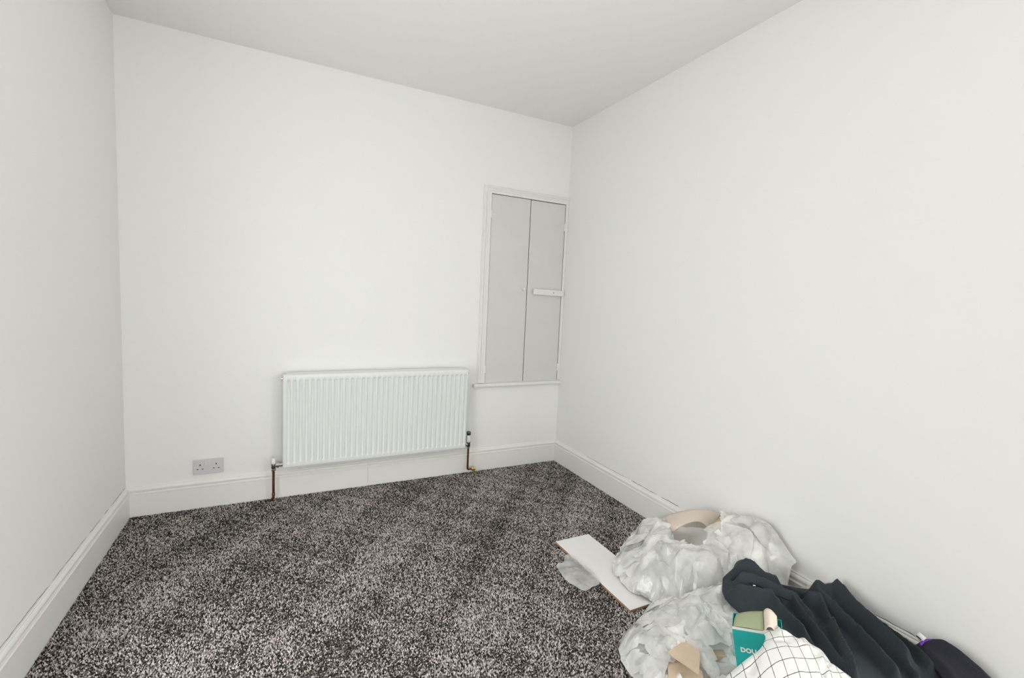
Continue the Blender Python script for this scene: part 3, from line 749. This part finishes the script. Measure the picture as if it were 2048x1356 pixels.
bk_px = [(1828, 1292), (1842, 1284), (1862, 1281), (1890, 1287), (1920, 1305), (1950, 1330), (1985, 1358), (2020, 1390), (2040, 1430), (1960, 1450), (1920, 1400), (1880, 1350), (1850, 1310)]
bk_r = [([(1838, 1284), (1885, 1296), (1960, 1350)], 0.034, 0.026), ([(1842, 1302), (1890, 1345), (1930, 1400)], 0.026, 0.024)]
gK = lambda x, y: G(x, y) + 0.012 + 0.066 * gauss(x, y, 2.84, -2.60, 0.10, 0.16)
bk = thing('crumpled_garment', 'blackish garment with purple edge binding and white care label', 'clothing', (2.8, -2.6, 0.0))
V, Fs = garment(bk_px, gK, bk_r, 0.0075, 81)
part(finish(mesh('cloth', V, Fs, M_black_cloth), 0.003, 1), bk)
q = [onto(u, v, lambda x, y: gK(x, y) + 0.020) for u, v in ((1841, 1290), (1847, 1283), (1855, 1279.5), (1874, 1282))]
part(tube('binding', q, 0.0036, M_purple, 8), bk)
lab = [on_x(u, v, 2.79) for u, v in ((1829, 1271), (1839, 1264), (1853, 1276), (1843, 1286))]
lo_ = part(finish(mesh('care_label', lab, [(0, 1, 2, 3)], M_label), 0.0006, 0), bk)
lb = [on_x(u, v, 2.787) for u, v in ((1831.5, 1271.5), (1833, 1270.4), (1843, 1279), (1841.5, 1280.1))]
part(finish(mesh('print', lb, [(0, 1, 2, 3)], M_black), 0.0003, 0), lo_)

# --- teal carton with lettering
TP = Vector((2.1721, -2.2572, 0.25)); TU = Vector((0.58, -0.815, 0)).normalized(); TN = Vector((-TU.y, TU.x, 0)) * -1   # TN: towards the room
if TN.dot(Vector((-1, -1, 0))) < 0: TN = -TN
ang = math.radians(11)
U = (TU * math.cos(ang) + Vector((0, 0, 1)) * math.sin(ang)); Z = (Vector((0, 0, 1)) * math.cos(ang) - TU * math.sin(ang))
def tb_(u, d, z): return TP + U * u - TN * d + Z * z          # u across, d into the box, z up from the rim
tc_ = thing('teal_carton', 'open teal card carton with white lettering under the checked shirt', 'box', tuple(TP - Vector((0, 0, 0.24))))
def slab(name, u0, u1, d0, d1, z0, z1, m):
    P = [tb_(u, d, z) for u in (u0, u1) for d in (d0, d1) for z in (z0, z1)]
    o = mesh(name, P, [(0, 1, 3, 2), (4, 6, 7, 5), (0, 4, 5, 1), (2, 3, 7, 6), (0, 2, 6, 4), (1, 5, 7, 3)], m)
    bm = bmesh.new(); bm.from_mesh(o.data); bmesh.ops.recalc_face_normals(bm, faces=bm.faces); bm.to_mesh(o.data); bm.free()
    return part(o, tc_)
BW, BD, BH = 0.150, 0.085, -0.225
fr_ = slab('front', 0, BW, 0, 0.0015, BH, -0.006, M_teal)
slab('rim', 0, BW, -0.0002, 0.0017, -0.006, 0.002, M_whitecard)
slab('side', 0, 0.0015, 0.0015, BD, BH, 0.0, M_teal); slab('side', BW - 0.0015, BW, 0.0015, BD, BH, 0.0, M_teal)
slab('back', 0, BW, BD, BD + 0.0015, BH, 0.0, M_teal); slab('base', 0, BW, 0, BD, BH - 0.0015, BH, M_whitecard)
def curl(name, rows, m, thick=0.0016):
    vs_ = [tb_(*p) for r in rows for p in r]; n = len(rows[0]); fs = []
    for j in range(len(rows) - 1):
        for i in range(n - 1): fs.append((j * n + i, j * n + i + 1, (j + 1) * n + i + 1, (j + 1) * n + i))
    o = mesh(name, vs_, fs, m, smooth=True)
    so = o.modifiers.new('solidify', 'SOLIDIFY'); so.thickness = thick; so.offset = 0
    su = o.modifiers.new('subdivision', 'SUBSURF'); su.levels = 2; su.render_levels = 2; su.boundary_smooth = 'PRESERVE_CORNERS'
    o.modifiers.move(1, 0)
    return part(o, tc_)
curl('inner_flap', [[(0.004, 0.006, 0.0), (0.05, 0.004, 0.004), (0.098, 0.004, 0.0)], [(0.006, 0.03, 0.008), (0.05, 0.028, 0.014), (0.098, 0.026, 0.016)], [(0.012, 0.075, 0.004), (0.05, 0.075, 0.020), (0.098, 0.07, 0.030)]], M_olive)
curl('side_flap', [[(0.099, 0.0, 0.0), (0.100, 0.03, 0.018), (0.100, 0.07, 0.032)], [(0.108, 0.0, 0.022), (0.110, 0.03, 0.036), (0.110, 0.07, 0.046)], [(0.124, 0.002, 0.022), (0.126, 0.03, 0.032), (0.126, 0.07, 0.04)], [(0.134, 0.004, -0.004), (0.138, 0.03, 0.006), (0.138, 0.07, 0.02)]], M_card2)
tcu = bpy.data.curves.new('lettering', 'FONT'); tcu.body = 'DOU'; tcu.size = 0.021; tcu.extrude = 0.0003; tcu.offset = 0.0009; tcu.resolution_u = 4; tcu.space_character = 1.05
tob = bpy.data.objects.new('lettering_src', tcu); COL.objects.link(tob)
dg = bpy.context.evaluated_depsgraph_get(); lme = bpy.data.meshes.new_from_object(tob.evaluated_get(dg)); lme.name = 'lettering'
bpy.data.objects.remove(tob, do_unlink=True)
o0 = tb_(0.018, -0.0004, -0.080)
lme.transform(Matrix(((U.x, Z.x, TN.x, o0.x), (U.y, Z.y, TN.y, o0.y), (U.z, Z.z, TN.z, o0.z), (0, 0, 0, 1))))
lme.materials.clear()
lt_ = link('lettering', lme, M_ink); part(lt_, fr_); lt_['label'] = 'white capital letters D O U'

# --- checked shirt
shirt_px = [(1521, 1255), (1538, 1242), (1546, 1253), (1567, 1266), (1590, 1279), (1608, 1273), (1618, 1288), (1643, 1300), (1658, 1320), (1663, 1329), (1674, 1337), (1700, 1352), (1725, 1385), (1700, 1430), (1600, 1450), (1500, 1440), (1432, 1400), (1442, 1364), (1456, 1350), (1472, 1336), (1497, 1316), (1516, 1303), (1526, 1291), (1532, 1276), (1526, 1266)]
shirt_r = [([(1534, 1252), (1560, 1272), (1600, 1285), (1612, 1280)], 0.020, 0.014), ([(1530, 1276), (1548, 1284), (1572, 1286)], 0.014, -0.010),
           ([(1462, 1352), (1500, 1322), (1526, 1306)], 0.022, 0.013), ([(1500, 1345), (1512, 1318), (1518, 1304)], 0.018, -0.013), ([(1600, 1295), (1640, 1315), (1650, 1345)], 0.03, 0.012),
           ([(1658, 1326), (1645, 1356)], 0.012, -0.012), ([(1665, 1335), (1690, 1356)], 0.016, 0.012)]
sh = thing('checked_shirt', 'white shirt with thin dark window check crumpled beside the teal carton', 'clothing', (2.25, -2.4, 0.0))
V, Fs = garment(shirt_px, GS, shirt_r, 0.0075, 91, 0.012, 0.003, 0.010)
so_ = mesh('cloth', V, Fs, M_check)
c0 = onto_z(1575, 1310, 0.25); e1 = (onto_z(1595.5, 1304.5, 0.25) - c0)[:2]; e2 = (onto_z(1584.8, 1329.6, 0.25) - c0)[:2]
st = np.linalg.solve(np.array([e1, e2]).T, (V[:, :2] - c0[:2]).T).T
wv = np.zeros((len(V), 3), np.float32); wv[:, 0] = st[:, 0] + 0.10 * np.sin(V[:, 1] * 31) + 60; wv[:, 1] = st[:, 1] + 0.10 * np.sin(V[:, 0] * 27) + 60
at = so_.data.attributes.new('weave', 'FLOAT_VECTOR', 'POINT'); at.data.foreach_set('vector', wv.reshape(-1))
part(finish(so_, 0.002, 1), sh)
